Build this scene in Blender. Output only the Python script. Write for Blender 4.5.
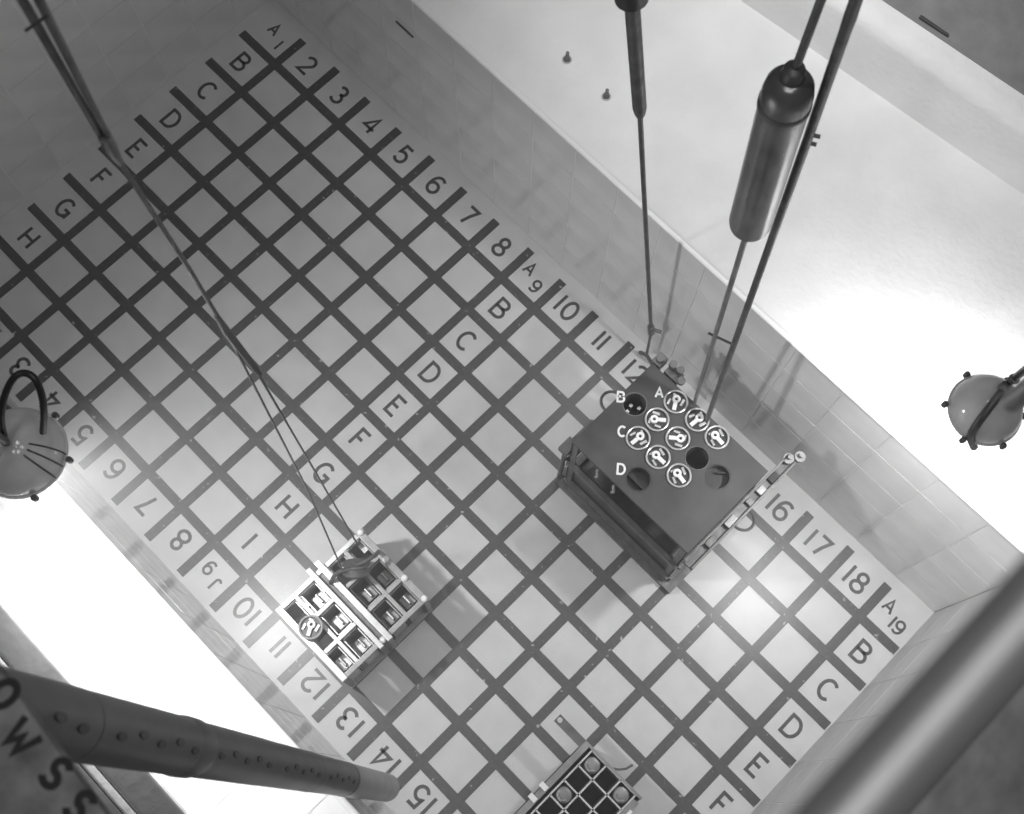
import bpy, bmesh, math, random
from mathutils import Vector, Matrix
random.seed(7)
SC = bpy.context.scene
COL = SC.collection
for o in list(bpy.data.objects):
    bpy.data.objects.remove(o)

# ------------------------------------------------------------------ units
# the pool floor carries a painted grid; a runs along the numbers, b along the letters,
# z is up, one cell is 0.2 m
U = 0.2
def W(a, b, z):
    return Vector((a * U, -b * U, z * U))

# ------------------------------------------------------------------ camera
CAM_A, CAM_B, CAM_Z = 15.4018, 8.1639, 25.5218
ROT = ((0.7039484, -0.71023116, -0.00532394),
       (0.68291944, 0.67478084, 0.27980682),
       (-0.19513503, -0.20060538, 0.96004156))
cam_d = bpy.data.cameras.new('camera')
cam = bpy.data.objects.new('camera', cam_d)
COL.objects.link(cam)
def cv(r):
    return Vector((r[0], -r[1], -r[2]))
cx, cy, cz = cv(ROT[0]), -cv(ROT[1]), -cv(ROT[2])
m = Matrix((cx, cy, cz)).transposed().to_4x4()
m.translation = W(CAM_A, CAM_B, CAM_Z)
cam.matrix_world = m
cam_d.sensor_width = 36.0
cam_d.lens = 1300.0 / 1024.0 * 36.0
cam_d.clip_start = 0.02
cam_d.clip_end = 100
cam_d.dof.use_dof = True
cam_d.dof.focus_distance = 5.0
cam_d.dof.aperture_fstop = 7.0
SC.camera = cam

# ------------------------------------------------------------------ world, room light, exposure
wd = bpy.data.worlds.new('dim_hall')
SC.world = wd
wd.use_nodes = True
wd.node_tree.nodes['Background'].inputs[0].default_value = (1, 1, 1, 1)
wd.node_tree.nodes['Background'].inputs[1].default_value = 0.09
LAMP_LEFT, LAMP_RIGHT = 114.0, 72.0
LEDGE_SPOT = 98.0
def hall_light(a, b, z, watts, r=0.4):
    l = bpy.data.lights.new('hall_light', 'POINT')
    l.energy = watts
    l.shadow_soft_size = r
    o = bpy.data.objects.new('hall_light', l)
    COL.objects.link(o)
    o.location = W(a, b, z)
for p in ((8, 0, 44), (18, -1, 44), (11, 7, 44), (20, 8, 44), (15, 13, 44)):
    hall_light(*p, 84)
def aim(o, d):
    o.rotation_euler = d.to_track_quat('-Z', 'Y').to_euler()
def spot(name, a, b, z, watts, target, half, blend=1.0, r=0.06):
    l = bpy.data.lights.new(name, 'SPOT')
    l.energy = watts
    l.spot_size = math.radians(2 * half)
    l.spot_blend = blend
    l.shadow_soft_size = r
    o = bpy.data.objects.new(name, l)
    COL.objects.link(o)
    o.location = W(a, b, z)
    aim(o, W(*target) - W(a, b, z))
    return o
spot('added_ledge_spot', 9.5, -1.6, 15.0, LEDGE_SPOT, (9.8, -4.6, 5.3), 48, r=0.2)  # added spot out of view, only to brighten the right ledge
SC.view_settings.view_transform = 'Standard'
SC.view_settings.look = 'None'
SC.view_settings.exposure = 0.0
SC.view_settings.gamma = 1.0
SC.view_settings.use_curve_mapping = False

# ------------------------------------------------------------------ materials
def mat(name, g, rough=0.5, metal=0.0, var=0.0, scale=20.0, bump=0.0, bscale=60.0, spec=0.5, wear=None):
    m_ = bpy.data.materials.new(name)
    m_.use_nodes = True
    nt = m_.node_tree
    bs = nt.nodes['Principled BSDF']
    bs.inputs['Base Color'].default_value = (g, g, g, 1)
    bs.inputs['Roughness'].default_value = rough
    bs.inputs['Metallic'].default_value = metal
    bs.inputs['Specular IOR Level'].default_value = spec
    tc = nt.nodes.new('ShaderNodeTexCoord')
    col = None
    if var:
        n = nt.nodes.new('ShaderNodeTexNoise')
        n.inputs['Scale'].default_value = scale
        n.inputs['Detail'].default_value = 5
        nt.links.new(tc.outputs['Object'], n.inputs['Vector'])
        r = nt.nodes.new('ShaderNodeValToRGB')
        lo, hi = max(0, g * (1 - var)), min(1, g * (1 + var))
        r.color_ramp.elements[0].position = 0.3
        r.color_ramp.elements[1].position = 0.7
        r.color_ramp.elements[0].color = (lo, lo, lo, 1)
        r.color_ramp.elements[1].color = (hi, hi, hi, 1)
        nt.links.new(n.outputs['Fac'], r.inputs['Fac'])
        col = r.outputs['Color']
    if wear:                                   # chipped paint: small spots of the ground showing through
        wg, thr, wsc = wear
        n = nt.nodes.new('ShaderNodeTexNoise')
        n.inputs['Scale'].default_value = wsc
        n.inputs['Detail'].default_value = 3
        nt.links.new(tc.outputs['Object'], n.inputs['Vector'])
        r = nt.nodes.new('ShaderNodeValToRGB')
        r.color_ramp.elements[0].position = thr
        r.color_ramp.elements[1].position = thr + 0.04
        nt.links.new(n.outputs['Fac'], r.inputs['Fac'])
        mx = nt.nodes.new('ShaderNodeMixRGB')
        mx.inputs['Color1'].default_value = (g, g, g, 1)
        mx.inputs['Color2'].default_value = (wg, wg, wg, 1)
        if col:
            nt.links.new(col, mx.inputs['Color1'])
        nt.links.new(r.outputs['Color'], mx.inputs['Fac'])
        col = mx.outputs['Color']
    if col:
        nt.links.new(col, bs.inputs['Base Color'])
    if bump:
        n = nt.nodes.new('ShaderNodeTexNoise')
        n.inputs['Scale'].default_value = bscale
        n.inputs['Detail'].default_value = 6
        nt.links.new(tc.outputs['Object'], n.inputs['Vector'])
        b = nt.nodes.new('ShaderNodeBump')
        b.inputs['Strength'].default_value = bump
        b.inputs['Distance'].default_value = 0.01
        nt.links.new(n.outputs['Fac'], b.inputs['Height'])
        nt.links.new(b.outputs['Normal'], bs.inputs['Normal'])
    return m_

M = {
    'floor': mat('white_floor_enamel', 0.62, 0.34, 0, 0.06, 9, 0.02, 30, 0.55),
    'line': mat('black_floor_paint', 0.07, 0.34, 0, 0.25, 60, spec=0.55, wear=(0.4, 0.67, 45)),
    'glyph': mat('dark_letter_paint', 0.07, 0.34, 0, 0.3, 60, spec=0.55),
    'tile': mat('glazed_wall_tile', 0.76, 0.22, 0, 0.08, 6, 0.02, 25),
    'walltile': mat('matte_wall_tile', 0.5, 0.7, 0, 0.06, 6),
    'alu_shaded': mat('shaded_aluminium', 0.3, 0.45, 0.3, 0.15, 30),  # basket aluminium toned darker, shade of its less-lit half put into colour
    'grout': mat('pale_grout', 0.86, 0.8),
    'plaster': mat('rough_white_plaster', 0.78, 0.8, 0, 0.06, 5, 0.35, 45),
    'bullnose': mat('bullnose_tile', 0.82, 0.25),
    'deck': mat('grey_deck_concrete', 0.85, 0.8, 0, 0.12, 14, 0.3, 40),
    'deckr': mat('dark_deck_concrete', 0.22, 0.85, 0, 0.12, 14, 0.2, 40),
    'steel': mat('dull_steel', 0.26, 0.42, 0.5, 0.25, 14, 0.1, 60),
    'dsteel': mat('dark_steel', 0.13, 0.45, 0.4, 0.3, 25, 0.1, 60),
    'vdark': mat('blackened_steel', 0.035, 0.6, 0.2, 0.3, 25),
    'alu': mat('bright_aluminium', 0.5, 0.35, 0.5, 0.12, 30),
    'can': mat('aluminium_can', 0.6, 0.3, 0.35, 0.1, 30),
    'lid': mat('dark_lid_well', 0.05, 0.4, 0.3, 0.3, 40),
    'white': mat('white_paint', 0.85, 0.5),
    'plate': mat('rack_plate_steel', 0.076, 0.6, 0.1, 0.22, 9, 0.06, 60, 0.3),
    'rope': mat('wire_rope', 0.12, 0.5, 0.5),
    'brass': mat('dull_polished_metal', 0.19, 0.25, 0.6, 0.3, 10, 0.03, 40),
    'housing': mat('lamp_housing_metal', 0.62, 0.13, 0.0, 0.15, 10),
    'rubber': mat('black_rubber', 0.02, 0.4),
    'pole': mat('pole_grey_metal', 0.12, 0.45, 0.35, 0.15, 10, 0.03, 40),
    'polelow': mat('pole_pale_metal', 0.34, 0.4, 0.3, 0.15, 10, 0.03, 40),
    'rail': mat('guard_rail_metal', 0.33, 0.38, 0.55, 0.1, 10),
    'board': mat('added_board_dark', 0.17, 0.75, 0, 0.45, 22, 0.5, 50),
    'ink': mat('black_mark_ink', 0.006, 0.7),
}
def emit(name, s):
    m_ = bpy.data.materials.new(name)
    m_.use_nodes = True
    nt = m_.node_tree
    nt.nodes.remove(nt.nodes['Principled BSDF'])
    e = nt.nodes.new('ShaderNodeEmission')
    e.inputs['Strength'].default_value = s
    nt.links.new(e.outputs[0], nt.nodes['Material Output'].inputs['Surface'])
    return m_
M['glow'] = emit('lit_lamp_glass', 6.0)
M['glow_strong'] = emit('bright_lamp_glass', 11.0)

# ------------------------------------------------------------------ mesh helpers (cell units in, metres out)
def link(name, bm, material, parent=None, smooth=False):
    me = bpy.data.meshes.new(name)
    bmesh.ops.recalc_face_normals(bm, faces=bm.faces)
    if smooth:
        for f in bm.faces:
            f.smooth = True
    bm.to_mesh(me)
    bm.free()
    me.materials.append(material)
    if smooth:
        try:
            me.set_sharp_from_angle(angle=math.radians(40))
        except Exception:
            pass
    o = bpy.data.objects.new(name, me)
    COL.objects.link(o)
    if parent is not None:
        o.parent = parent
        o.matrix_parent_inverse = Matrix.Translation(-parent.location) if parent.parent is None else Matrix.Identity(4)
    return o

def again(src, parent, loc):
    o = src.copy()
    COL.objects.link(o)
    o.parent = parent
    o.location = loc
    return o

def box(bm, a0, a1, b0, b1, z0, z1, rot=0.0):
    ca, cb = (a0 + a1) / 2, (b0 + b1) / 2
    vs = []
    for z in (z0, z1):
        for a, b in ((a0, b0), (a1, b0), (a1, b1), (a0, b1)):
            da, db = a - ca, b - cb
            vs.append(bm.verts.new(W(ca + da * math.cos(rot) - db * math.sin(rot), cb + da * math.sin(rot) + db * math.cos(rot), z)))
    for f in ((0, 1, 2, 3), (7, 6, 5, 4), (0, 4, 5, 1), (1, 5, 6, 2), (2, 6, 7, 3), (3, 7, 4, 0)):
        bm.faces.new([vs[i] for i in f])
    return bm

def nb(*boxes):
    bm = bmesh.new()
    for b in boxes:
        box(bm, *b)
    return bm

def bev(bm, w):
    bmesh.ops.bevel(bm, geom=list(bm.edges), offset=w * U, segments=2, profile=0.7, affect='EDGES')
    return bm

def frame_of(d):
    d = d.normalized()
    up = Vector((0, 0, 1)) if abs(d.z) < 0.9 else Vector((1, 0, 0))
    x = d.cross(up).normalized()
    return x, x.cross(d).normalized()

def tube(bm, pts, r, n=12, cap=True):
    """round tube through points (a, b, z); r in cells, a number or one per point"""
    P = [W(*p) for p in pts]
    R_ = [r] * len(P) if not isinstance(r, (list, tuple)) else r
    rings = []
    x = None
    for i, p in enumerate(P):
        d = (P[min(i + 1, len(P) - 1)] - P[max(i - 1, 0)])
        if x is None:
            x, y = frame_of(d)
        else:
            dn = d.normalized()
            x = (x - dn * x.dot(dn)).normalized()
            y = x.cross(dn).normalized()
        rings.append([bm.verts.new(p + (x * math.cos(2 * math.pi * k / n) + y * math.sin(2 * math.pi * k / n)) * R_[i] * U) for k in range(n)])
    for i in range(len(rings) - 1):
        for k in range(n):
            bm.faces.new((rings[i][k], rings[i][(k + 1) % n], rings[i + 1][(k + 1) % n], rings[i + 1][k]))
    if cap:
        bm.faces.new(rings[0][::-1])
        bm.faces.new(rings[-1])
    return bm

def smooth(pts, k=4):
    out = []
    n = len(pts)
    for i in range(n - 1):
        p = [Vector(pts[max(0, min(n - 1, i + d))]) for d in (-1, 0, 1, 2)]
        for q in range(k):
            t = q / k
            out.append(tuple(.5 * (2 * p[1] + (p[2] - p[0]) * t + (2 * p[0] - 5 * p[1] + 4 * p[2] - p[3]) * t * t + (3 * p[1] - p[0] - 3 * p[2] + p[3]) * t ** 3)))
    out.append(tuple(pts[-1]))
    return out

def lathe(bm, a, b, z, prof, n=24, axis=None):
    """profile of (radius, height) about a vertical axis, or about axis (unit vector in metres space)"""
    o = W(a, b, z)
    d = Vector((0, 0, 1)) if axis is None else axis.normalized()
    if axis is None:
        x, y = Vector((1, 0, 0)), Vector((0, 1, 0))
    else:
        x, y = frame_of(d)
    rings = []
    for r, h in prof:
        if r <= 1e-6:
            rings.append([bm.verts.new(o + d * h * U)])
        else:
            rings.append([bm.verts.new(o + d * h * U + (x * math.cos(2 * math.pi * k / n) + y * math.sin(2 * math.pi * k / n)) * r * U) for k in range(n)])
    for i in range(len(rings) - 1):
        p, q = rings[i], rings[i + 1]
        for k in range(n):
            if len(p) == 1 and len(q) == 1:
                continue
            if len(p) == 1:
                bm.faces.new((p[0], q[k], q[(k + 1) % n]))
            elif len(q) == 1:
                bm.faces.new((p[k], p[(k + 1) % n], q[0]))
            else:
                bm.faces.new((p[k], p[(k + 1) % n], q[(k + 1) % n], q[k]))
    return bm

def structure(o, kind='structure'):
    o['kind'] = kind
    return o

def thing(name, label, cat, loc, group=None):
    o = bpy.data.objects.new(name, None)
    o.empty_display_size = 0.05
    COL.objects.link(o)
    o.location = W(*loc)
    tag(o, label, cat, group)
    return o

def tag(o, label, cat, group=None):
    o['label'] = label
    o['category'] = cat
    if group:
        o['group'] = group
    return o

# ------------------------------------------------------------------ sign painter's alphabet: strokes in a box 1 high
def arc(cx_, cy_, rx, ry, a0, a1, n=12):
    return [(cx_ + rx * math.cos(math.radians(a0 + (a1 - a0) * i / n)), cy_ + ry * math.sin(math.radians(a0 + (a1 - a0) * i / n))) for i in range(n + 1)]
G = {
    'A': (0.72, [[(0, 0), (0.36, 1), (0.72, 0)], [(0.13, 0.33), (0.59, 0.33)]]),
    'B': (0.66, [[(0, 0.54), (0.40, 0.54)] + arc(0.36, 0.27, 0.30, 0.27, 90, -90) + [(0, 0), (0, 1)] + [(0.34, 1)] + arc(0.34, 0.77, 0.26, 0.23, 90, -90)]),
    'C': (0.72, [arc(0.38, 0.5, 0.38, 0.5, 48, 312, 22)]),
    'D': (0.70, [[(0, 0), (0, 1), (0.3, 1)] + arc(0.3, 0.5, 0.40, 0.5, 90, -90, 16) + [(0, 0)]]),
    'E': (0.56, [[(0.56, 1), (0, 1), (0, 0), (0.56, 0)], [(0, 0.52), (0.44, 0.52)]]),
    'F': (0.54, [[(0.54, 1), (0, 1), (0, 0)], [(0, 0.52), (0.42, 0.52)]]),
    'G': (0.74, [arc(0.38, 0.5, 0.38, 0.5, 48, 340, 22) + [(0.74, 0.44), (0.42, 0.44)], [(0.74, 0.46), (0.74, 0.02)]]),
    'H': (0.66, [[(0, 0), (0, 1)], [(0.66, 0), (0.66, 1)], [(0, 0.5), (0.66, 0.5)]]),
    'I': (0.0, [[(0, 0), (0, 1)]]),
    'J': (0.42, [[(0.42, 1), (0.42, 0.3)] + arc(0.21, 0.26, 0.21, 0.26, 0, -150, 9)]),
    'M': (0.8, [[(0, 0), (0, 1), (0.4, 0.35), (0.8, 1), (0.8, 0)]]),
    'O': (0.72, [arc(0.36, 0.5, 0.36, 0.5, 0, 360, 26)]),
    'S': (0.6, [arc(0.3, 0.74, 0.27, 0.26, 30, 270, 12)[:-1] + arc(0.3, 0.25, 0.3, 0.25, 90, -150, 12)]),
    'W': (0.95, [[(0, 1), (0.26, 0), (0.48, 0.55), (0.72, 0), (0.95, 1)]]),
    '0': (0.62, [arc(0.31, 0.5, 0.31, 0.5, 0, 360, 26)]),
    '1': (0.0, [[(0, 0), (0, 1)]]),
    '2': (0.6, [arc(0.3, 0.72, 0.29, 0.28, 160, -30, 10) + [(0.0, 0.0), (0.62, 0.0)]]),
    '3': (0.58, [arc(0.28, 0.76, 0.25, 0.24, 150, -90, 10)[:-1] + arc(0.28, 0.27, 0.30, 0.27, 90, -150, 12)]),
    '4': (0.64, [[(0.48, 0), (0.48, 1), (0, 0.3), (0.66, 0.3)]]),
    '5': (0.58, [[(0.54, 1), (0.1, 1), (0.05, 0.54)] + arc(0.28, 0.32, 0.30, 0.32, 130, -150, 14)]),
    '6': (0.6, [arc(0.30, 0.3, 0.30, 0.3, 180, 540, 20), [(0, 0.32)] + arc(0.36, 0.52, 0.36, 0.48, 170, 50, 9)]),
    '7': (0.58, [[(0, 1), (0.58, 1), (0.36, 0.5), (0.22, 0)]]),
    '8': (0.6, [arc(0.3, 0.76, 0.24, 0.24, -90, 270, 20), arc(0.3, 0.26, 0.30, 0.26, 90, 450, 22)]),
    '9': (0.6, [arc(0.30, 0.7, 0.30, 0.3, 0, 360, 20), [(0.6, 0.68)] + arc(0.24, 0.48, 0.36, 0.48, -10, -130, 9)]),
}
def text_mesh(text, h, sw, gap=0.34, thick=0.006):
    """lettering as thin raised strokes in a local x-y plane, centred, in cells"""
    bm = bmesh.new()
    wd_ = sum(G[c][0] for c in text) + gap * (len(text) - 1)
    x0 = -wd_ / 2
    for li, c in enumerate(text):
        w_, strokes = G[c]
        for si, s in enumerate(strokes):
            pts = [Vector(((x0 + p[0]) * h, (p[1] - 0.5) * h)) for p in s]
            q = [pts[0]]
            for p in pts[1:]:
                if (p - q[-1]).length > 1e-5:
                    q.append(p)
            n = len(q)
            closed = (q[0] - q[-1]).length < 1e-4
            L, Rr = [], []
            for i in range(n):
                if closed and i in (0, n - 1):
                    d0, d1 = (q[n - 1] - q[n - 2]).normalized(), (q[1] - q[0]).normalized()
                else:
                    d0 = (q[i] - q[i - 1]).normalized() if i > 0 else (q[1] - q[0]).normalized()
                    d1 = (q[i + 1] - q[i]).normalized() if i < n - 1 else d0
                n0, n1 = Vector((-d0.y, d0.x)), Vector((-d1.y, d1.x))
                mm = (n0 + n1)
                mm = mm.normalized() if mm.length > 0.2 else n0
                k = sw / 2 / max(0.5, mm.dot(n0))
                L.append(q[i] + mm * k)
                Rr.append(q[i] - mm * k)
            zt = thick * (1 + 0.15 * si)
            vt = [(bm.verts.new((l.x * U, l.y * U, zt * U)), bm.verts.new((r.x * U, r.y * U, zt * U)), bm.verts.new((r.x * U, r.y * U, 0)), bm.verts.new((l.x * U, l.y * U, 0))) for l, r in zip(L, Rr)]
            for i in range(n - 1):
                A, B = vt[i], vt[i + 1]
                bm.faces.new((A[0], A[1], B[1], B[0]))
                bm.faces.new((A[1], A[2], B[2], B[1]))
                bm.faces.new((A[3], A[0], B[0], B[3]))
            bm.faces.new(vt[0])
            bm.faces.new(vt[-1][::-1])
        x0 += w_ + gap
    return bm

def place_text(name, text, h, sw, a, b, z, right, parent, material, gap=0.34, thick=0.006, normal=None):
    """right = reading direction in (a, b); the letters lie flat"""
    bm = text_mesh(text, h, sw, gap, thick)
    r = Vector((right[0], -right[1], 0)).normalized()
    up = Vector((0, 0, 1)).cross(r)
    mt = Matrix((r, up, Vector((0, 0, 1)))).transposed().to_4x4()
    mt.translation = W(a, b, z)
    bm.transform(mt)
    return link(name, bm, material, parent)

# ------------------------------------------------------------------ the pool: floor, grid, lettering
AW, JW, EW, FW = -0.10, 9.98, -0.42, 19.0       # wall faces: right (row A), left (row J), far end, near end
ZL = 5.3                                         # ledge height
floor = structure(link('floor', nb((EW - .3, FW + .3, AW - .3, JW + .3, -0.3, 0)), M['floor']))
dN = {1: -.08, 2: -.028, 3: -.007, 4: .014, 5: .01, 6: .036, 7: .053, 8: .044, 9: .016, 10: -.002, 11: -.004, 12: -.016, 13: -.028, 14: -.028, 15: -.027, 16: -.01, 17: .02, 18: .018}
dL = {1: .001, 2: -.012, 3: .015, 4: .008, 5: .017, 6: .006, 7: -.003, 8: -.02, 9: -.009}
HW = 0.098
for k in range(1, 19):
    a = k + dN[k]
    b0 = 0.13 + 0.03 * math.sin(k * 2.1)
    link('grid_line', nb((a - HW, a + HW, b0, 9.89, 0, 0.006)), M['line'], floor)
for j in range(1, 10):
    b = j + dL[j]
    link('grid_line', nb((-0.21 + .02 * math.sin(j), 18.97, b - HW, b + HW, 0, 0.009)), M['line'], floor)
SW = 0.068
for n in range(1, 20):
    ac = n - 0.5 + (dN.get(n - 1, 0) + dN.get(n, 0)) / 2
    t = str(n)
    if n in (1, 9, 19):
        place_text('painted_letter', 'A', 0.27, 0.05, ac - 0.2, 0.42, 0, (1, 0), floor, M['glyph'])
        place_text('painted_number', t, 0.27, 0.05, ac + 0.16, 0.62, 0, (1, 0), floor, M['glyph'], 0.3)
        place_text('painted_number', t, 0.27, 0.05, ac - 0.16, 9.4, 0, (-1, 0), floor, M['glyph'], 0.3)
        place_text('painted_letter', 'J', 0.27, 0.05, ac + 0.18, 9.55, 0, (-1, 0), floor, M['glyph'])
        for i, c in enumerate('BCDEFGHI'):
            bc = i + 1.5 + (dL.get(i + 1, 0) + dL.get(i + 2, 0)) / 2
            place_text('painted_letter', c, 0.40, SW, ac - (0.1 if n == 1 else 0.0), bc, 0, (1, 0), floor, M['glyph'])
    else:
        place_text('painted_number', t, 0.41, SW, ac, 0.5, 0, (1, 0), floor, M['glyph'], 0.36)
        place_text('painted_number', t, 0.41, SW, ac, 9.44, 0, (-1, 0), floor, M['glyph'], 0.36)

# tiled walls: grout body with proud tiles
def tiled_wall(name, along, face, lo, hi, zlo, zhi, out, pitch, material):
    """along 'a' or 'b'; face = coordinate of the wall's face; out = +1/-1 direction into the pool"""
    back = face - out * 0.3
    f = face - out * 0.012
    bx = (lo, hi, min(back, f), max(back, f)) if along == 'a' else (min(back, f), max(back, f), lo, hi)
    w = structure(link(name, nb((*bx, zlo, zhi - .04)), M['grout']))
    nx = max(1, round((hi - lo) / pitch))
    nz = max(1, round((zhi - zlo) / pitch))
    pa, pz = (hi - lo) / nx, (zhi - zlo) / nz
    g = 0.011
    t0, t1 = min(f, face), max(f, face)
    bm = nb((-pa / 2 + g, pa / 2 - g, t0 - face, t1 - face, -pz / 2 + g, pz / 2 - g)) if along == 'a' else nb((t0 - face, t1 - face, -pa / 2 + g, pa / 2 - g, -pz / 2 + g, pz / 2 - g))
    src = None
    for i in range(nx):
        for k in range(nz):
            c = lo + pa * (i + .5)
            z = zlo + pz * (k + .5)
            p = W(c, face, z) if along == 'a' else W(face, c, z)
            if src is None:
                src = link('tile', bm, material, w)
                src.matrix_parent_inverse = Matrix.Identity(4)
                src.location = p
            else:
                o = again(src, w, p)
                o.rotation_euler = (random.uniform(-.0015, .0015), random.uniform(-.0015, .0015), random.uniform(-.0015, .0015))
    return w
tiled_wall('wall_right', 'a', AW, EW, FW, 0, ZL, 1, 1.04, M['tile'])
tiled_wall('wall_left', 'a', JW, EW, FW, 0, ZL, -1, 1.04, M['tile'])
tiled_wall('wall_far', 'b', EW, AW, JW, 0, ZL, 1, 1.04, M['tile'])
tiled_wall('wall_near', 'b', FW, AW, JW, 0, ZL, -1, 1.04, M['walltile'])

# ledges round the basin
JB = 11.95                                        # back of the left ledge
structure(link('ledge_right', nb((EW - 9, FW + 9, -6.5, AW - .012, ZL - .036, ZL)), M['plaster']))
lg = structure(link('ledge_left', nb((EW - 9, FW + 9, JW + .012, JB + .3, ZL - .036, ZL - .012)), M['grout']))
src = None
for i in range(27):
    for k, (b0, b1) in enumerate(((JW + .03, JW + .78), (JW + .80, JB))):
        a0 = -3 + i * 1.04
        p = W(a0 + .52, (b0 + b1) / 2, ZL - .006)
        bm = nb((-.51, .51, -(b1 - b0) / 2, (b1 - b0) / 2, -.006, .006))
        o = link('tile', bm, M['bullnose'] if k == 0 else M['plaster'], lg)
        o.matrix_parent_inverse = Matrix.Identity(4)
        o.location = p
structure(link('ledge_far', nb((EW - 9, EW - .012, AW, JW, ZL - .036, ZL)), M['plaster']))
structure(link('ledge_near', nb((FW + .012, FW + 9, AW, JW, ZL - .036, ZL)), M['plaster']))
bm = bmesh.new()
tube(bm, [(EW, AW - .05, ZL - .03), (FW, AW - .05, ZL - .03)], 0.06, 10)
structure(link('trim_1', bm, M['bullnose'], None, True))
bm = bmesh.new()
tube(bm, [(EW, JW + .05, ZL - .03), (FW, JW + .05, ZL - .03)], 0.06, 10)
structure(link('trim_2', bm, M['bullnose'], None, True))

# outer wall and deck on the right: slightly askew, with a rounded top edge
ang = math.atan2(-0.64, 5.97)
def askew(bm):
    c = W(11.0, -4.52, 0)
    bm.transform(Matrix.Translation(c) @ Matrix.Rotation(-ang, 4, 'Z') @ Matrix.Translation(-c))
    return bm
ZD = 6.85
bm = bmesh.new()
prof = [(-4.52, ZL - .4), (-4.52, ZD - .28)] + [(-4.80 + .28 * math.cos(t), ZD - .28 + .28 * math.sin(t)) for t in (0.3, .7, 1.1, 1.57)] + [(-5.6, ZD), (-5.6, ZL - .4)]
r0 = [bm.verts.new(W(-12, b, z)) for b, z in prof]
r1 = [bm.verts.new(W(32, b, z)) for b, z in prof]
for i in range(len(prof)):
    j = (i + 1) % len(prof)
    bm.faces.new((r0[i], r0[j], r1[j], r1[i]))
bm.faces.new(r0)
bm.faces.new(r1[::-1])
structure(link('wall_outer_right', askew(bm), M['plaster'], None, True))
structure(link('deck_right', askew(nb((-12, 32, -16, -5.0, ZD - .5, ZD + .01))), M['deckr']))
# left coping deck, higher, laid in boards
LB, LZ = 11.27, 8.4
dk = structure(link('deck_left', nb((-8, 24, LB + .04, 17, LZ - .5, LZ - .12)), M['deck']))
k = 0
b = LB
while b < 15.5:
    w_ = (0.42, 0.13, 0.24, 0.18, 0.34, 0.2)[k % 6]
    link('deck_board', bev(nb((-8, 24, b, b + w_ - .035, LZ - .12, LZ - .02 * (k % 3))), .02), M['deckr'] if k % 2 == 0 else M['deck'], dk)
    b += w_
    k += 1
structure(link('wall_outer_left', nb((-8, 24, JB, JB + .3, ZL - .5, LZ - .5)), M['plaster']))

# ------------------------------------------------------------------ the canister rack
RA0, RA1, RB0, RB1, RZ = 12.05, 14.88, 1.08, 3.17, 3.1
rack = thing('canister_rack', 'large steel rack with lettered top plate full of round holes beside right wall', 'rack', (13.45, 2.1, 0))
hole_c = {'h1': (12.85, 1.32), 'h2': (13.35, 1.29), 'h3': (13.82, 1.28), 'h4': (12.84, 1.80), 'h5': (13.34, 1.79), 'h6': (13.83, 1.80), 'h7': (14.32, 1.79),
          'h8': (12.84, 2.29), 'h9': (13.33, 2.29), 'h10': (13.82, 2.27), 'h11': (12.36, 1.87), 'h12': (13.36, 2.82)}
HR = 0.228
def plate_with_holes():
    pl = link('top_plate', bev(nb((RA0, RA1, RB0, RB1, RZ - .09, RZ)), .01), M['plate'], rack)
    bm = bmesh.new()
    for c in hole_c.values():
        tube(bm, [(c[0], c[1], RZ - .3), (c[0], c[1], RZ + .3)], HR, 28)
    cut = link('cutter', bm, M['plate'])
    md = pl.modifiers.new('holes', 'BOOLEAN')
    md.object = cut
    md.operation = 'DIFFERENCE'
    md.solver = 'EXACT'
    dg = bpy.context.evaluated_depsgraph_get()
    me = bpy.data.meshes.new_from_object(pl.evaluated_get(dg))
    pl.modifiers.clear()
    pl.data = me
    bpy.data.objects.remove(cut)
    return pl
plate_with_holes()
for la, lb in ((RA0 + .08, RB0 + .08), (RA1 - .08, RB0 + .08), (RA0 + .08, RB1 - .08), (RA1 - .08, RB1 - .08)):
    sa, sb = (1 if la < 13.4 else -1), (1 if lb < 2.1 else -1)
    link('leg', nb((la - .07, la + .07, lb - .07 * sb, lb - .05 * sb, 0, RZ - .09), (la - .07 * sa, la - .05 * sa, lb - .07, lb + .07, 0, RZ - .09)), M['dsteel'], rack)
    link('foot', nb((la - .14, la + .14, lb - .14, lb + .14, 0, .04)), M['dsteel'], rack)
link('base_rail', nb((11.95, 15.1, 3.2, 3.34, .0, .16)), M['dsteel'], rack)
link('base_rail', nb((11.95, 12.07, 1.0, 3.2, .0, .16)), M['dsteel'], rack)
link('base_rail', nb((14.98, 15.1, 1.0, 3.2, .0, .16)), M['dsteel'], rack)
for zz in (0.22, 1.55):
    link('rail', nb((RA0, RA1, RB1 - .04, RB1 + .06, zz, zz + .14)), M['dsteel'], rack)
    link('rail', nb((RA0, RA1, RB0 - .06, RB0 + .04, zz, zz + .14)), M['dsteel'], rack)
    link('rail', nb((RA0 - .06, RA0 + .04, RB0, RB1, zz, zz + .14)), M['dsteel'], rack)
    link('rail', nb((RA1 - .04, RA1 + .06, RB0, RB1, zz, zz + .14)), M['dsteel'], rack)
link('side_panel', nb((RA0 + .1, RA1 - .1, RB1 - .09, RB1 - .06, 0.2, 1.6)), M['lid'], rack)
link('side_panel', nb((RA0 + .1, RA1 - .1, RB1 - .32, RB1 - .29, 1.7, RZ - .1)), M['vdark'], rack)
link('base_plate', nb((RA0 - .02, RA1 + .1, RB0 - .02, RB1 + .12, 0.05, .11)), M['dsteel'], rack)
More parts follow.
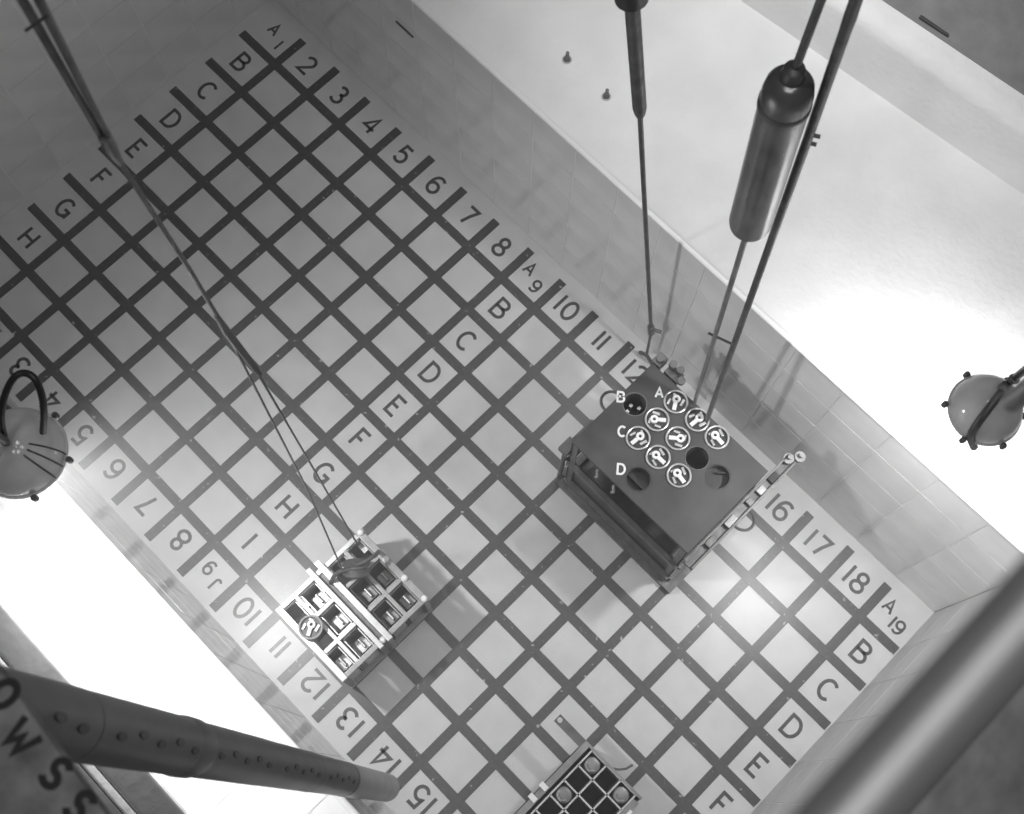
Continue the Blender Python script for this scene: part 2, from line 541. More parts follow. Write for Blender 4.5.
# pale strut and braces on the left end, small tabs under the plate edge
bm = bmesh.new(); tube(bm, [(RA0 - .02, RB1 + .02, RZ - .95), (RA0 - .02, RB1 - .55, RZ - .95)], .055, 10)
link('end_strut', bm, M['alu'], rack, True)
bm = bmesh.new(); tube(bm, [(RA0 - .1, RB1 + .06, .2), (RA0 - .06, RB1 + .06, 2.3)], .05, 8)
link('end_post', bm, M['dsteel'], rack, True)
link('end_bracket', nb((RA0 - .2, RA0, RB1 - .2, RB1 + .1, 2.2, 2.42), (RA0 - .16, RA0 - .04, RB1 - .75, RB1 - .2, 2.2, 2.3)), M['dsteel'], rack)
for ta in (12.72, 13.12):
    bm = bmesh.new()
    tube(bm, [(ta, RB1 + .03, RZ - .12), (ta + .06, RB1 + .06, RZ - .32), (ta + .02, RB1 + .05, RZ - .5)], .028, 8)
    link('tab', bm, M['alu'], rack, True)
# channel with fittings on the right end
link('end_channel', bev(nb((RA1 + .03, RA1 + .25, .55, 3.28, RZ - .34, RZ - .24), (RA1 + .03, RA1 + .07, .55, 3.28, RZ - .24, RZ - .08), (RA1 + .21, RA1 + .25, .55, 3.28, RZ - .24, RZ - .14)), .008), M['dsteel'], rack)
for bb, l_, mm in ((0.95, .2, 'vdark'), (1.3, .16, 'steel'), (1.62, .12, 'dsteel'), (2.05, .25, 'steel'), (2.6, .2, 'dsteel')):
    link('channel_block', bev(nb((RA1 + .08, RA1 + .2, bb, bb + l_, RZ - .24, RZ - .13)), .01), M[mm], rack)
for aa, bb in ((RA1 + .1, .62), (RA1 + .22, .45)):
    bm = bmesh.new()
    lathe(bm, aa, bb, RZ - .3, [(0, 0), (.07, 0), (.07, .14), (.1, .14), (.1, .22), (.04, .22), (.04, .34), (0, .34)], 10)
    link('clamp_screw', bm, M['steel'], rack, True)
# hinge fittings at the top corner
link('corner_clamp', bev(nb((12.0, 12.2, .82, 1.06, RZ - .25, RZ + .04), (12.3, 12.62, .84, 1.05, RZ - .28, RZ + .02)), .02), M['dsteel'], rack)
for aa, bb, hh in ((12.36, .9, .3), (12.52, .86, .22), (12.66, .98, .16), (12.1, .95, .2)):
    bm = bmesh.new()
    lathe(bm, aa, bb, RZ - .05, [(0, 0), (.05, 0), (.05, hh * .6), (.075, hh * .6), (.075, hh), (0, hh)], 10)
    link('clamp_bolt', bm, M['dsteel'], rack, True)
for ca_, cb_, cz_, s_ in ((11.98, 2.0, RZ - .5, -1), (15.13, 1.93, RZ - .4, 1)):
    bm = bmesh.new(); tube(bm, [(ca_ + s_ * .22 * math.sin(u), cb_ - .2 * math.cos(u), cz_) for u in [math.pi * i / 12 for i in range(13)]], .028, 8)
    link('hook_handle', bm, M['dsteel'], rack, True)
for c, x, y in (('A', 660, 393.5), ('B', 621.5, 396.5), ('C', 622.5, 431), ('D', 621.5, 465.5)):
    pos = {'A': (12.52, 1.40), 'B': (12.09, 1.95), 'C': (12.55, 2.40), 'D': (13.02, 2.91)}[c]
    o = place_text('plate_letter', c, 0.18, .038, pos[0], pos[1], RZ, (1, -.85), rack, M['white'], thick=.012)
    o['label'] = 'white letter %s on the rack plate' % c

def canister(key, ang_, label, z=RZ, loose=None, dep=2.6):
    a, b = loose if loose else hole_c[key]
    t = thing('fuel_canister', label, 'canister', (a, b, z - dep), 'round capped canisters in the rack and basket')
    bm = bmesh.new()
    lathe(bm, a, b, z - dep, [(0, 0), (.2, 0), (.2, dep + .02), (.18, dep + .02), (.18, dep - .02), (0, dep - .02)], 26)
    lid = link('body', bm, M['lid'], t, True)
    bm = bmesh.new()
    R0, r0_ = .206, .019
    lathe(bm, a, b, z + .03, [(R0 + r0_ * math.cos(u), r0_ * math.sin(u)) for u in [2 * math.pi * i / 8 for i in range(9)]], 32)
    link('rim', bm, M['can'], t, True)
    ca, sa = math.cos(math.radians(ang_)), math.sin(math.radians(ang_))
    def loc(u, v):                                   # u along the bar, v across
        return a + u * ca - v * sa, b + u * sa + v * ca
    p0, p1 = loc(-.02, 0), loc(.16, 0)
    bm = bmesh.new()
    box(bm, (p0[0] + p1[0]) / 2 - .09, (p0[0] + p1[0]) / 2 + .09, (p0[1] + p1[1]) / 2 - .035, (p0[1] + p1[1]) / 2 + .035, z - .02, z + .04, math.radians(ang_))
    link('lid_bar', bm, M['white'], lid)
    n_ = loc(-.05, 0)
    bm = bmesh.new()
    lathe(bm, n_[0], n_[1], z - .02, [(.03, 0), (.075, 0), (.075, .075), (.03, .075), (.03, 0)], 16)
    link('lid_ring', bm, M['white'], lid, True)
    for (u, v, l_, w_) in ((.02, .12, .06, .022), (-.02, -.12, .07, .025), (-.13, .03, .02, .05)):
        q = loc(u, v)
        bm = bmesh.new()
        box(bm, q[0] - l_, q[0] + l_, q[1] - w_, q[1] + w_, z - .02, z + .02, math.radians(ang_ + 15))
        link('lug', bev(bm, .008), M['alu'], lid)
    return t
canister('h1', 60, 'round capped canister right of the white letter A on the rack')
canister('h2', 95, 'round canister under the foot of the weighted rod, second from letter A along the wall')
canister('h3', 5, 'round canister at the rack side nearest the wall, by the foot of the dark pole')
canister('h4', -40, 'round canister with level pale lid bar, next to the dark hole by letter B')
canister('h5', 140, 'round canister at the very middle of the rack cluster')
canister('h8', 95, 'round canister touching the white letter C on the rack')
canister('h9', 0, 'round canister between the one by letter C and the lowest one in the rack')
canister('h10', 10, 'lowest canister in the rack top, right of the empty hole by letter D')
# sockets seen down the four open holes
for k_, dep in (('h6', 1.2), ('h7', .12), ('h11', 1.0), ('h12', .2)):
    a, b = hole_c[k_]
    bm = bmesh.new()
    lathe(bm, a, b, RZ - .09 - dep, [(0, 0), (HR - .02, 0), (HR - .02, dep + .09), (HR + .004, dep + .09), (HR + .004, -.02), (0, -.02)], 28)
    o = link('socket', bm, M['lid'] if k_ in ('h7', 'h12') else M['dsteel'], rack, True)
a, b = hole_c['h7']
link('slot', nb((a - .09, a + .09, b - .155, b - .12, RZ - .16, RZ - .1, math.radians(-45))), M['vdark'], rack)
a, b = hole_c['h11']
for du, dv in ((-.08, -.03), (-.05, .1), (.06, -.1)):
    link('socket_stud', nb((a + du - .03, a + du + .03, b + dv - .03, b + dv + .03, RZ - .9, RZ - .35)), M['alu'], rack)

# ------------------------------------------------------------------ the basket of square pockets
K0, K1, KB0, KB1, KZ = 10.26, 12.08, 6.84, 8.98, 1.7
bas = thing('sample_basket', 'pale metal basket of square open pockets with a wire sling, near row J', 'basket', (11.17, 7.9, 0))
def rail(a0, a1, b0, b1, z0, z1, m_='alu', name='rail'):
    return link(name, bev(nb((a0, a1, b0, b1, z0, z1)), .012), M[m_], bas)
for zz in (KZ - .1, .12):
    rail(K0, K1, KB0, KB0 + .13, zz, zz + .1, 'alu_shaded')
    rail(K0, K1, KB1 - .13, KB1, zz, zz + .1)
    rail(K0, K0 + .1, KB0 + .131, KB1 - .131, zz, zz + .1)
    rail(K1 - .1, K1, KB0 + .131, KB1 - .131, zz, zz + .1, 'alu_shaded')
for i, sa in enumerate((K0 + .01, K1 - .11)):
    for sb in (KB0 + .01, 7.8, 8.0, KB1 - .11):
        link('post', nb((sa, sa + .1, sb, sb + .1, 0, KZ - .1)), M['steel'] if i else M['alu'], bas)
rail(K0 - .12, K1 + .06, 7.78, 7.9, KZ - .02, KZ + .1, 'alu', 'centre_rail')
rail(K0 - .12, K1 + .06, 8.0, 8.1, KZ - .02, KZ + .1, 'alu', 'centre_rail')
link('centre_web', nb((K0, K1, 7.9, 8.0, .2, KZ - .05)), M['dsteel'], bas)
rail(K0, K1, 7.3, 7.38, KZ - .11, KZ - .01, 'alu_shaded')
rail(K0, K1, 8.5, 8.58, KZ - .11, KZ - .01)
for aa in (10.82, 11.42):
    rail(aa, aa + .08, KB0 + .13, 7.78, KZ - .12, KZ - .02, 'alu_shaded')
    rail(aa, aa + .08, 8.1, KB1 - .13, KZ - .12, KZ - .02)
pocket = None
pk = 0
for aa in (10.36, 10.9, 11.5):
    wa = .46 if aa < 10.5 else .5
    for bb in (6.98, 7.4, 8.12, 8.6):
        if (aa, bb) == (10.9, 8.6):
            continue
        z0 = .3
        bm = nb((aa, aa + wa, bb, bb + .02, z0, KZ - .14), (aa, aa + wa, bb + .33, bb + .35, z0, KZ - .14), (aa, aa + .02, bb, bb + .35, z0, KZ - .14), (aa + wa - .02, aa + wa, bb, bb + .35, z0, KZ - .14), (aa, aa + wa, bb, bb + .35, z0 - .02, z0))
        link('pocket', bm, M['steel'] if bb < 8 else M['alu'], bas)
link('floor_plate', nb((K0 + .02, K1 - .02, KB0 + .02, KB1 - .02, .06, .12)), M['steel'], bas)
for bb in (7.0, 7.25, 7.5):
    link('slat', nb((K0 - .02, K0 + .3, bb, bb + .09, KZ - .5, KZ - .42)), M['alu'], bas)
# lifting sheave above the centre, where the two wires meet the basket
bm = bmesh.new()
ax = Vector((-0.62, 0.62, 0.5))
lathe(bm, 10.82, 7.42, KZ + .42, [(0, -.11), (.23, -.11), (.26, -.08), (.21, -.03), (.21, .03), (.26, .08), (.23, .11), (.08, .11), (.08, .14), (0, .14)], 26, ax)
link('lifting_sheave', bm, M['dsteel'], bas, True)
bm = bmesh.new()
tube(bm, smooth([(10.62, 7.92, KZ + .05), (10.66, 7.72, KZ + .5), (10.82, 7.42, KZ + .62), (10.9, 7.05, KZ + .5), (10.8, 6.9, KZ)]), .04, 10)
link('bail', bm, M['dsteel'], bas, True)
for aa, bb in ((K0 + .05, KB0 + .06), (K1 - .05, KB0 + .06), (K1 - .04, 7.95), (11.5, KB0 + .06), (11.0, KB0 + .06)):
    bm = bmesh.new()
    lathe(bm, aa, bb, KZ, [(0, 0), (.06, 0), (.06, .05), (.03, .08), (0, .08)], 10)
    link('bolt', bm, M['white'], bas, True)
# blocks standing in the pockets
blk = [(11.62, 7.0, 'grey block in the basket corner pocket nearest the rack'),
       (11.02, 7.0, 'grey block in the middle pocket of the basket row nearest the rack'),
       (11.62, 7.42, 'grey block in the darker half of the basket, right end beside the centre rail'),
       (11.02, 7.42, 'grey block in the middle basket pocket beside the lifting sheave'),
       (11.62, 8.14, 'pale block in the bright half of the basket, right end by the centre rail'),
       (11.02, 8.14, 'pale block in the bright half of the basket, middle pocket by the centre rail'),
       (10.46, 8.14, 'pale block in the bright half of the basket, left end by the centre rail'),
       (11.62, 8.62, 'pale block in the outer right pocket of the bright half of the basket')]
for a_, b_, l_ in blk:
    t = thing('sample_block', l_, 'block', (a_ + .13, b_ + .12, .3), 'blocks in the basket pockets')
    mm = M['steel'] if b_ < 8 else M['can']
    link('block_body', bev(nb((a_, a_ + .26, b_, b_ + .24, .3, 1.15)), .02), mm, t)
    bm = bmesh.new()
    tube(bm, [(a_ + .04, b_ + .12, 1.14), (a_ + .05, b_ + .12, 1.3), (a_ + .21, b_ + .12, 1.3), (a_ + .22, b_ + .12, 1.14)], .022, 8)
    link('block_handle', bm, M['alu'], t, True)
# one capped canister and a dark one lying out in the bright half
canister('h1', 60, 'round capped canister standing in the bright half of the basket', 1.85, (10.98, 8.72), 1.7)
t = tag(link('dark_jar', lathe(bmesh.new(), 11.27, 8.7, .13, [(0, 0), (.15, 0), (.17, .1), (.17, 1.0), (.15, 1.12), (.12, 1.12), (.12, 1.2), (0, 1.2)], 24), M['steel'], None, True), 'plain dark grey jar beside the capped canister in the basket', 'jar')

# ------------------------------------------------------------------ the lattice crate at the bottom edge
CA, CB, CZ, CP = 15.88, 6.55, 1.1, 0.365
crate = thing('lattice_crate', 'grey metal crate with a lattice of square cells, at the bottom edge', 'crate', (16.5, 7.6, 0))
NA, NB = 3, 5
oa, ob = CA + .2, CB + .05
def cr(name, bxs, m_):
    return link(name, nb(*bxs), M[m_], crate)
cr('frame_rail', [(CA, CA + .12, CB, ob + NB * CP + .14, .9, CZ)], 'steel')
cr('frame_rail', [(CA + .12, oa + NA * CP + .12, CB, CB + .05, .9, CZ)], 'steel')
cr('frame_rail', [(oa + NA * CP + .02, oa + NA * CP + .14, CB + .12, ob + NB * CP + .14, .9, CZ)], 'steel')
cr('frame_rail', [(CA + .12, oa + NA * CP + .02, ob + NB * CP + .02, ob + NB * CP + .14, .9, CZ)], 'steel')
for i in range(NA + 1):
    cr('lattice_strip', [(oa + i * CP - .016, oa + i * CP + .016, ob, ob + NB * CP, .25, CZ - .02)], 'alu')
for j in range(NB + 1):
    cr('lattice_strip', [(oa, oa + NA * CP, ob + j * CP - .016, ob + j * CP + .016, .25, CZ - .02)], 'alu')
cr('side_wall', [(CA + .02, CA + .05, CB + .02, ob + NB * CP + .1, 0.02, .9), (CA + .02, oa + NA * CP + .1, CB + .02, CB + .05, 0.02, .9), (oa + NA * CP + .09, oa + NA * CP + .12, CB, ob + NB * CP + .1, 0.02, .9)], 'dsteel')
cr('base_plate', [(CA, oa + NA * CP + .14, CB, ob + NB * CP + .14, 0, .05)], 'vdark')
cr('handle_bar', [(15.22, CA, CB + .0, CB + .17, CZ - .1, CZ - .04)], 'dsteel')
bm = bmesh.new(); lathe(bm, 15.29, CB + .085, CZ - .045, [(0, 0), (.05, 0), (.05, .03), (0, .03)], 12)
link('rivet', bm, M['alu'], crate, True)
cr('handle_bar', [(oa + NA * CP + .14, oa + NA * CP + .9, CB + .42, CB + .6, CZ - .1, CZ - .04)], 'steel')
cr('end_strip', [(oa + NA * CP + .1, oa + NA * CP + .16, CB + .3, CB + .75, CZ, CZ + .05)], 'white')
for bb in (7.62, 7.9):
    cr('edge_clip', [(CA - .06, CA + .1, bb, bb + .1, CZ, CZ + .06)], 'white')
bm = bmesh.new(); tube(bm, [(16.55, CB + .02, CZ - .1), (16.66, CB - .06, CZ - .1), (16.74, CB - .16, CZ - .1), (16.78, CB - .3, CZ - .1)], .022, 8)
link('hook_handle', bm, M['dsteel'], crate, True)
names = {(0, 0): 'nearest the picture middle', (0, 2): 'in the left of the crate', (2, 0): 'at the right rim of the crate', (2, 2): 'in the lower middle of the crate'}
for (i, j), w_ in names.items():
    a, b = oa + (i + .5) * CP, ob + (j + .5) * CP
    t = thing('capped_can', 'dark round capped can in the lattice crate, ' + w_, 'can', (a, b, .05), 'capped cans in the lattice crate')
    bm = bmesh.new()
    lathe(bm, a, b, .05, [(0, 0), (.165, 0), (.165, .9), (.14, .98), (.08, 1.0), (0, 1.0)], 22)
    link('body', bm, M['steel'], t, True)
    bm = bmesh.new()
    tube(bm, [(a - .1, b + .02, 1.02), (a - .08, b + .1, 1.1), (a + .02, b + .12, 1.1), (a + .1, b + .04, 1.03)], .02, 8)
    link('can_handle', bm, M['alu'], t, True)

# ------------------------------------------------------------------ lamps under water
# a point s cells away from the camera along a sight line (used to lay out hanging cables)
def at_depth(x, y, s):
    v = [ROT[0][i] * (x - 512) / 1300 + ROT[1][i] * (y - 407) / 1300 + ROT[2][i] for i in range(3)]
    return (CAM_A + v[0] * s, CAM_B + v[1] * s, CAM_Z - v[2] * s)
def lamp(a, b, z, R_, watts, label, strap, target, half, name='underwater_lamp', turn=0.0, blend=1.0, glow='glow'):
    t = thing(name, label, 'lamp', (a, b, z))
    bm = bmesh.new()
    pr = [(0.0, R_)] + [(R_ * math.sin(u), R_ * math.cos(u)) for u in [math.pi / 2 * i / 12 for i in range(1, 13)]] + [(R_ * .98, -.05), (R_ * .9, -.05)]
    lathe(bm, a, b, z, pr, 40)
    link('housing', bm, M['housing'], t, True)
    bm = bmesh.new()
    lathe(bm, a, b, z, [(R_ + .025 * math.cos(u), .03 * math.sin(u)) for u in [2 * math.pi * i / 8 for i in range(9)]], 40)
    link('rim_ring', bm, M['housing'], t, True)
    bm = bmesh.new()
    lathe(bm, a, b, z, [(R_ * .9 * math.cos(u), -.05 - R_ * .45 * math.sin(u)) for u in [math.pi / 2 * i / 8 for i in range(9)]], 32)
    link('glass_bowl', bm, M[glow], t, True)
    for k in range(6):
        u = turn + k * math.pi / 3
        bm = bmesh.new()
        lathe(bm, a + (R_ + .05) * math.cos(u), b + (R_ + .05) * math.sin(u), z - .05, [(0, 0), (.042, 0), (.042, .08), (.025, .11), (0, .11)], 10)
        link('lug', bm, M['dsteel'], t, True)
    bm = bmesh.new()
    tube(bm, strap[0], strap[1], 12)
    link('handle_strap', bm, M['rubber'] if strap[3] else M['dsteel'], t, True)
    bm = bmesh.new()
    tube(bm, strap[2], .05, 10)
    link('cable', bm, M['rubber'], t, True)
    p_ = (a, b, z - R_ * .45 - .42)
    lo = spot('lamp_light', *p_, watts, target, half, blend, r=0.05)
    lo.parent = t
    lo.matrix_parent_inverse = Matrix.Translation(-t.location)
    return t
# right lamp: strap over the dome, rising to the cable at the upper right
ra, rb, rz, rr = 16.48, 0.28, 9.0, 0.477
lr = lamp(ra, rb, rz, rr, LAMP_RIGHT, 'round dark underwater lamp at the right edge, over the bright ledge', (
    smooth([at_depth(974, 447, 17.28), at_depth(971, 436, 17.0), at_depth(978, 423, 16.78), at_depth(989, 408, 16.7), at_depth(1001, 392, 16.72), at_depth(1006, 385, 16.72)]), .055,
    [at_depth(1006, 385, 16.72), at_depth(1016, 377, 16.5), at_depth(1030, 366, 15.6), at_depth(1120, 290, 13)], False), (17.6, 1.0, 0), 79, turn=.41)
for (x_, y_, d_, s) in ((1005, 387, 16.68, .09), (1014, 379, 16.55, .075)):
    bm = bmesh.new()
    lathe(bm, *at_depth(x_, y_, d_), [(0, -s), (s * .8, -s * .6), (s, 0), (s * .8, s * .6), (0, s)], 12)
    link('cable_clamp', bm, M['dsteel'], lr, True)
# left lamp: dome with ribs and a big hose loop
la, lb_, lz, lrad = 8.40, 9.63, 9.95, 0.56
ll = lamp(la, lb_, lz, lrad, LAMP_LEFT, 'round underwater lamp at the left edge with a black hose loop above it', (
    smooth([at_depth(4, 436, 15.3), at_depth(1, 420, 15.0), at_depth(4, 398, 14.8), at_depth(13, 379, 14.7), at_depth(24, 373, 14.7), at_depth(35, 379, 14.7), at_depth(42, 396, 14.8), at_depth(44, 414, 15.0), at_depth(43, 432, 15.3)]), .043,
    [(la, lb_, lz + .5), at_depth(4, 440, 15.0), at_depth(-20, 425, 14.5), at_depth(-90, 350, 12)], True), (14.5, 7.5, 0), 77, turn=.4, glow='glow_strong')
for k in range(3):
    u = -.75 + k * .28
    bm = bmesh.new()
    tube(bm, [(la + (lrad + .004) * math.sin(v) * math.cos(u), lb_ + (lrad + .004) * math.sin(v) * math.sin(u), lz + (lrad + .004) * math.cos(v)) for v in [.5 + i * .13 for i in range(9)]], .012, 6)
    link('rib', bm, M['dsteel'], ll, True)
bm = bmesh.new()
lathe(bm, la - .1, lb_ + .16, lz + .5, [(.13, 0), (.2, 0), (.21, .03), (.19, .06), (.15, .06), (.13, 0)], 24)
link('cap_ring', bm, M['can'], ll, True)

# ------------------------------------------------------------------ rods, pole, wires
def P(v0, v1, t):
    return tuple(v0[i] + (v1[i] - v0[i]) * t for i in range(3))
# thin rod with a thick grip, its foot by the right wall
rod = thing('probe_rod', 'thin steel rod with thicker upper grip in front of the right wall', 'rod', (11.45, .3, 1.5))
r_lo, r_mid, r_hi = (11.40, .22, 1.75), (10.637, .971, 10.286), (10.258, 1.018, 12.436)
r_top = P(r_mid, r_hi, 2.2)
bm = bmesh.new(); tube(bm, [r_lo, P(r_lo, r_mid, .5), r_mid], .038, 10)
link('shaft', bm, M['dsteel'], rod, True)
bm = bmesh.new(); tube(bm, [P(r_lo, r_mid, .985), r_mid, P(r_mid, r_hi, .06), P(r_mid, r_hi, .5), r_hi, r_top], [.04, .075, .095, .095, .095, .095], 14)
link('grip', bm, M['dsteel'], rod, True)
cp = P(r_mid, r_hi, 1.0)
bm = bmesh.new(); tube(bm, [P(r_mid, r_hi, 1.03), P(r_mid, r_hi, 1.12), P(r_mid, r_hi, 1.3)], [.2, .215, .2], 20)
link('collar', bm, M['rubber'], rod, True)
bm = bmesh.new()
tube(bm, [P(r_lo, r_mid, .0), P(r_lo, r_mid, .04)], .07, 10)
tube(bm, [(r_lo[0] - .06, r_lo[1] + .02, r_lo[2] + .15), (r_lo[0] + .16, r_lo[1] - .1, r_lo[2] + .15)], .04, 8)
link('end_knob', bm, M['dsteel'], rod, True)
bm = bmesh.new(); tube(bm, [r_lo, (11.43, .2, .7), (11.44, .19, .45)], .03, 8)
tube(bm, [(11.25, .12, .02), (11.44, .19, .4), (11.62, .12, .02)], .04, 8)
link('foot', bm, M['dsteel'], rod, True)
# rod 2 with the canister-like weight
wr = thing('weighted_rod', 'steel rod carrying a big polished cylinder, reaching down to the rack', 'rod', (13.1, 1.27, RZ))
w_lo, w_b, w_t, w_hi = (13.10, 1.10, RZ + .02), (12.812, 1.379, 10.8), (12.589, 1.347, 13.977), (12.551, 1.312, 15.242)
w_top = P(w_t, w_hi, 4.0)
bm = bmesh.new(); tube(bm, [w_lo, w_b], [.034, .042], 10)
link('lower_shaft', bm, M['steel'], wr, True)
bm = bmesh.new(); tube(bm, [w_t, w_hi, w_top], .045, 10)
link('upper_shaft', bm, M['dsteel'], wr, True)
axv = W(*w_t) - W(*w_b)
Lw = axv.length / U
bm = bmesh.new()
R2 = .262
lathe(bm, *w_b, [(0, 0), (R2 * .7, .0), (R2 * .94, .05), (R2, .14), (R2 * 1.03, Lw - .5), (R2 * 1.03, Lw - .26), (R2 * .95, Lw - .12), (R2 * .75, Lw - .03), (R2 * .4, Lw + .01), (0, Lw + .01)], 32, axv)
link('cylinder', bm, M['brass'], wr, True)
bm = bmesh.new(); lathe(bm, *w_b, [(R2 * 1.03, Lw - .52), (R2 * 1.03 + .012, Lw - .5), (R2 * 1.03 + .012, Lw - .42), (R2 * 1.03, Lw - .4)], 32, axv)
link('shoulder_band', bm, M['dsteel'], wr, True)
bm = bmesh.new(); lathe(bm, *w_b, [(0, Lw - .08), (.11, Lw - .06), (.13, Lw + .05), (.11, Lw + .16), (.06, Lw + .2), (0, Lw + .2)], 16, axv)
link('top_nut', bm, M['dsteel'], wr, True)
# rod 3, the hook pole
hp = thing('hook_pole', 'dark straight pole running from the rack to the top edge, right of the cylinder', 'pole', (13.5, 1.0, RZ))
h_lo, h_m, h_hi = (13.46, 1.02, RZ - .2), (12.883, .986, 12.639), (12.841, 1.266, 15.505)
h_lo = (13.47, 1.16, RZ + .02)
h_top = P(h_m, h_hi, 3.0)
bm = bmesh.new(); tube(bm, [h_lo, P(h_lo, h_m, .5), h_m, h_hi, h_top], [.045, .05, .055, .06, .06], 12)
link('shaft', bm, M['dsteel'], hp, True)
bk = P(h_lo, h_m, 1.0)
bm = bmesh.new()
for dz in (-.1, .08):
    tube(bm, [(bk[0], bk[1], bk[2] + dz), (bk[0] + .1, bk[1] - .06, bk[2] + dz)], .025, 8)
link('bracket', bm, M['dsteel'], hp, True)
bm = bmesh.new(); q = P(h_hi, h_top, .02); tube(bm, [P(h_m, h_hi, .82), P(h_m, h_hi, .9), P(h_m, h_hi, 1.0)], [.06, .064, .06], 12)
link('sleeve', bm, M['dsteel'], hp, True)
tq0, tq1 = P(w_lo, w_b, .47), P(h_lo, h_m, .37)
bm = bmesh.new(); tube(bm, [P(tq0, tq1, -.35), tq1], .022, 8)
link('tie_bar', bm, M['dsteel'], hp, True)

# perforated pole, lower left
pole = thing('perforated_pole', 'thick grey pole with rows of drilled holes, slanting across the lower left', 'pole', (13.8, 9.8, 1.0))
SCL = .865
def on_pole(px_depth):
    x, d = px_depth
    y = 787 + (x - 383) * (787 - 724) / (383 - 70)
    d *= SCL
    v = [ROT[0][i] * (x - 512) / 1300 + ROT[1][i] * (y - 407) / 1300 + ROT[2][i] for i in range(3)]
    return (CAM_A + v[0] * d, CAM_B + v[1] * d, CAM_Z - v[2] * d)
p_lo, p_hi = on_pole((386, 5256 / 204.0)), on_pole((-45, 5256 / 635.0))
PR = .272 * SCL
def along(d):                                       # point on the pole by its distance fraction
    return P(p_lo, p_hi, d)
dl, dh = 5256 / 204.0, 5256 / 635.0
fr = lambda dep: (dl - dep) / (dl - dh)
js = [dl, 21.3, 18.6, 15.8, 12.9, 10.05, dh]
for i in range(6):
    f0, f1 = fr(js[i]), fr(js[i + 1])
    bm = bmesh.new(); tube(bm, [along(f0), along(f1 - .002)], PR * (1.0 + .012 * i), 32)
    o = link('section', bm, M['polelow'] if i == 0 else M['pole'], pole, True)
    if i == 0:
        o['label'] = 'paler bottom section of the pole'
    if i:
        bm = bmesh.new()
        big = i == 4
        wd2 = .016 if big else .004
        tube(bm, [along(f0 - wd2), along(f0 - wd2 * .5), along(f0 + wd2 * .5), along(f0 + wd2)], [PR * 1.03, PR * (1.1 if big else 1.035), PR * (1.1 if big else 1.035), PR * 1.03], 32)
        link('collar', bm, M['pole'], pole, True)
axp = (W(*p_hi) - W(*p_lo)).normalized()
mid = W(*along(.7))
tocam = (W(CAM_A, CAM_B, CAM_Z) - mid)
tocam = (tocam - axp * tocam.dot(axp)).normalized()
side = axp.cross(tocam)
holes = None
for i in range(1, 6):
    f0, f1 = fr(js[i]), fr(js[i + 1])
    for k in range(5):
        f = f0 + (f1 - f0) * (.16 + .68 * k / 4) if i < 5 else f0 + (f1 - f0) * (.2 + .5 * k / 2)
        if f > .985:
            continue
        off = .12 * (1 if k % 2 else -.4)
        n_ = (tocam * math.cos(off) + side * math.sin(off))
        c = W(*along(f)) + n_ * PR * (1.0 + .012 * i) * U
        bm = bmesh.new()
        y_ = n_.cross(axp)
        ring = lambda r, h: [bm.verts.new(c + (n_ * h + axp * .105 * r * math.cos(2 * math.pi * q_ / 12) + y_ * .034 * r * math.sin(2 * math.pi * q_ / 12)) * U) for q_ in range(12)]
        A_, B_, C_ = ring(1, -.02), ring(1, .006), ring(.85, .009)
        for q_ in range(12):
            bm.faces.new((A_[q_], A_[(q_ + 1) % 12], B_[(q_ + 1) % 12], B_[q_]))
            bm.faces.new((B_[q_], B_[(q_ + 1) % 12], C_[(q_ + 1) % 12], C_[q_]))
        bm.faces.new(C_)
        link('hole', bm, M['rubber'], pole)

# hoist wires to the basket
ws = thing('hoist_sling', 'two thin wires meeting in one cord, running up from the basket', 'sling', (10.8, 7.4, 2.4))
kn, kn2 = (9.95, 6.93, 10.9), (9.83, 6.965, 12.0)
cl = (9.934, 7.009, 16.458)
for s in ((10.60, 7.12, 2.6), (10.70, 7.62, 2.3)):
    bm = bmesh.new(); tube(bm, [s, P(s, kn, .5), kn if s[1] < 7.3 else kn2], .016, 6)
    link('wire', bm, M['rope'], ws, True)
bm = bmesh.new(); tube(bm, [P(kn, kn2, -.2), kn, kn2, P(kn2, cl, .12)], [.03, .045, .05, .03], 8)
link('splice', bm, M['rope'], ws, True)
bm = bmesh.new(); tube(bm, [kn2, (9.884, 6.966, 13.873), cl], [.024, .024, .024], 8)
link('cord', bm, M['rope'], ws, True)
bm = bmesh.new(); tube(bm, [P(cl, kn2, .05), cl, P(cl, at_depth(31, 0, 8.2), .12)], [.03, .055, .055], 10)
link('shackle', bm, M['dsteel'], ws, True)
hi = at_depth(31, 0, 8.2)
top_ = P(cl, hi, 1.15)
for s in (-1, 1):
    off = Vector((.7, -.7)) * .058 * s
    bm = bmesh.new(); tube(bm, [(cl[0] + off[0] * .4, cl[1] + off[1] * .4, cl[2]), (top_[0] + off[0], top_[1] + off[1], top_[2]), (top_[0] + off[0], top_[1] + off[1], 34)], [.026, .036, .036], 10)
    link('hoist_rod', bm, M['dsteel'], ws, True)
bm = bmesh.new(); tube(bm, [at_depth(25, 31, 8.2), at_depth(48, 15, 8.2)], .011, 8)
link('cross_pin', bm, M['vdark'], ws, True)

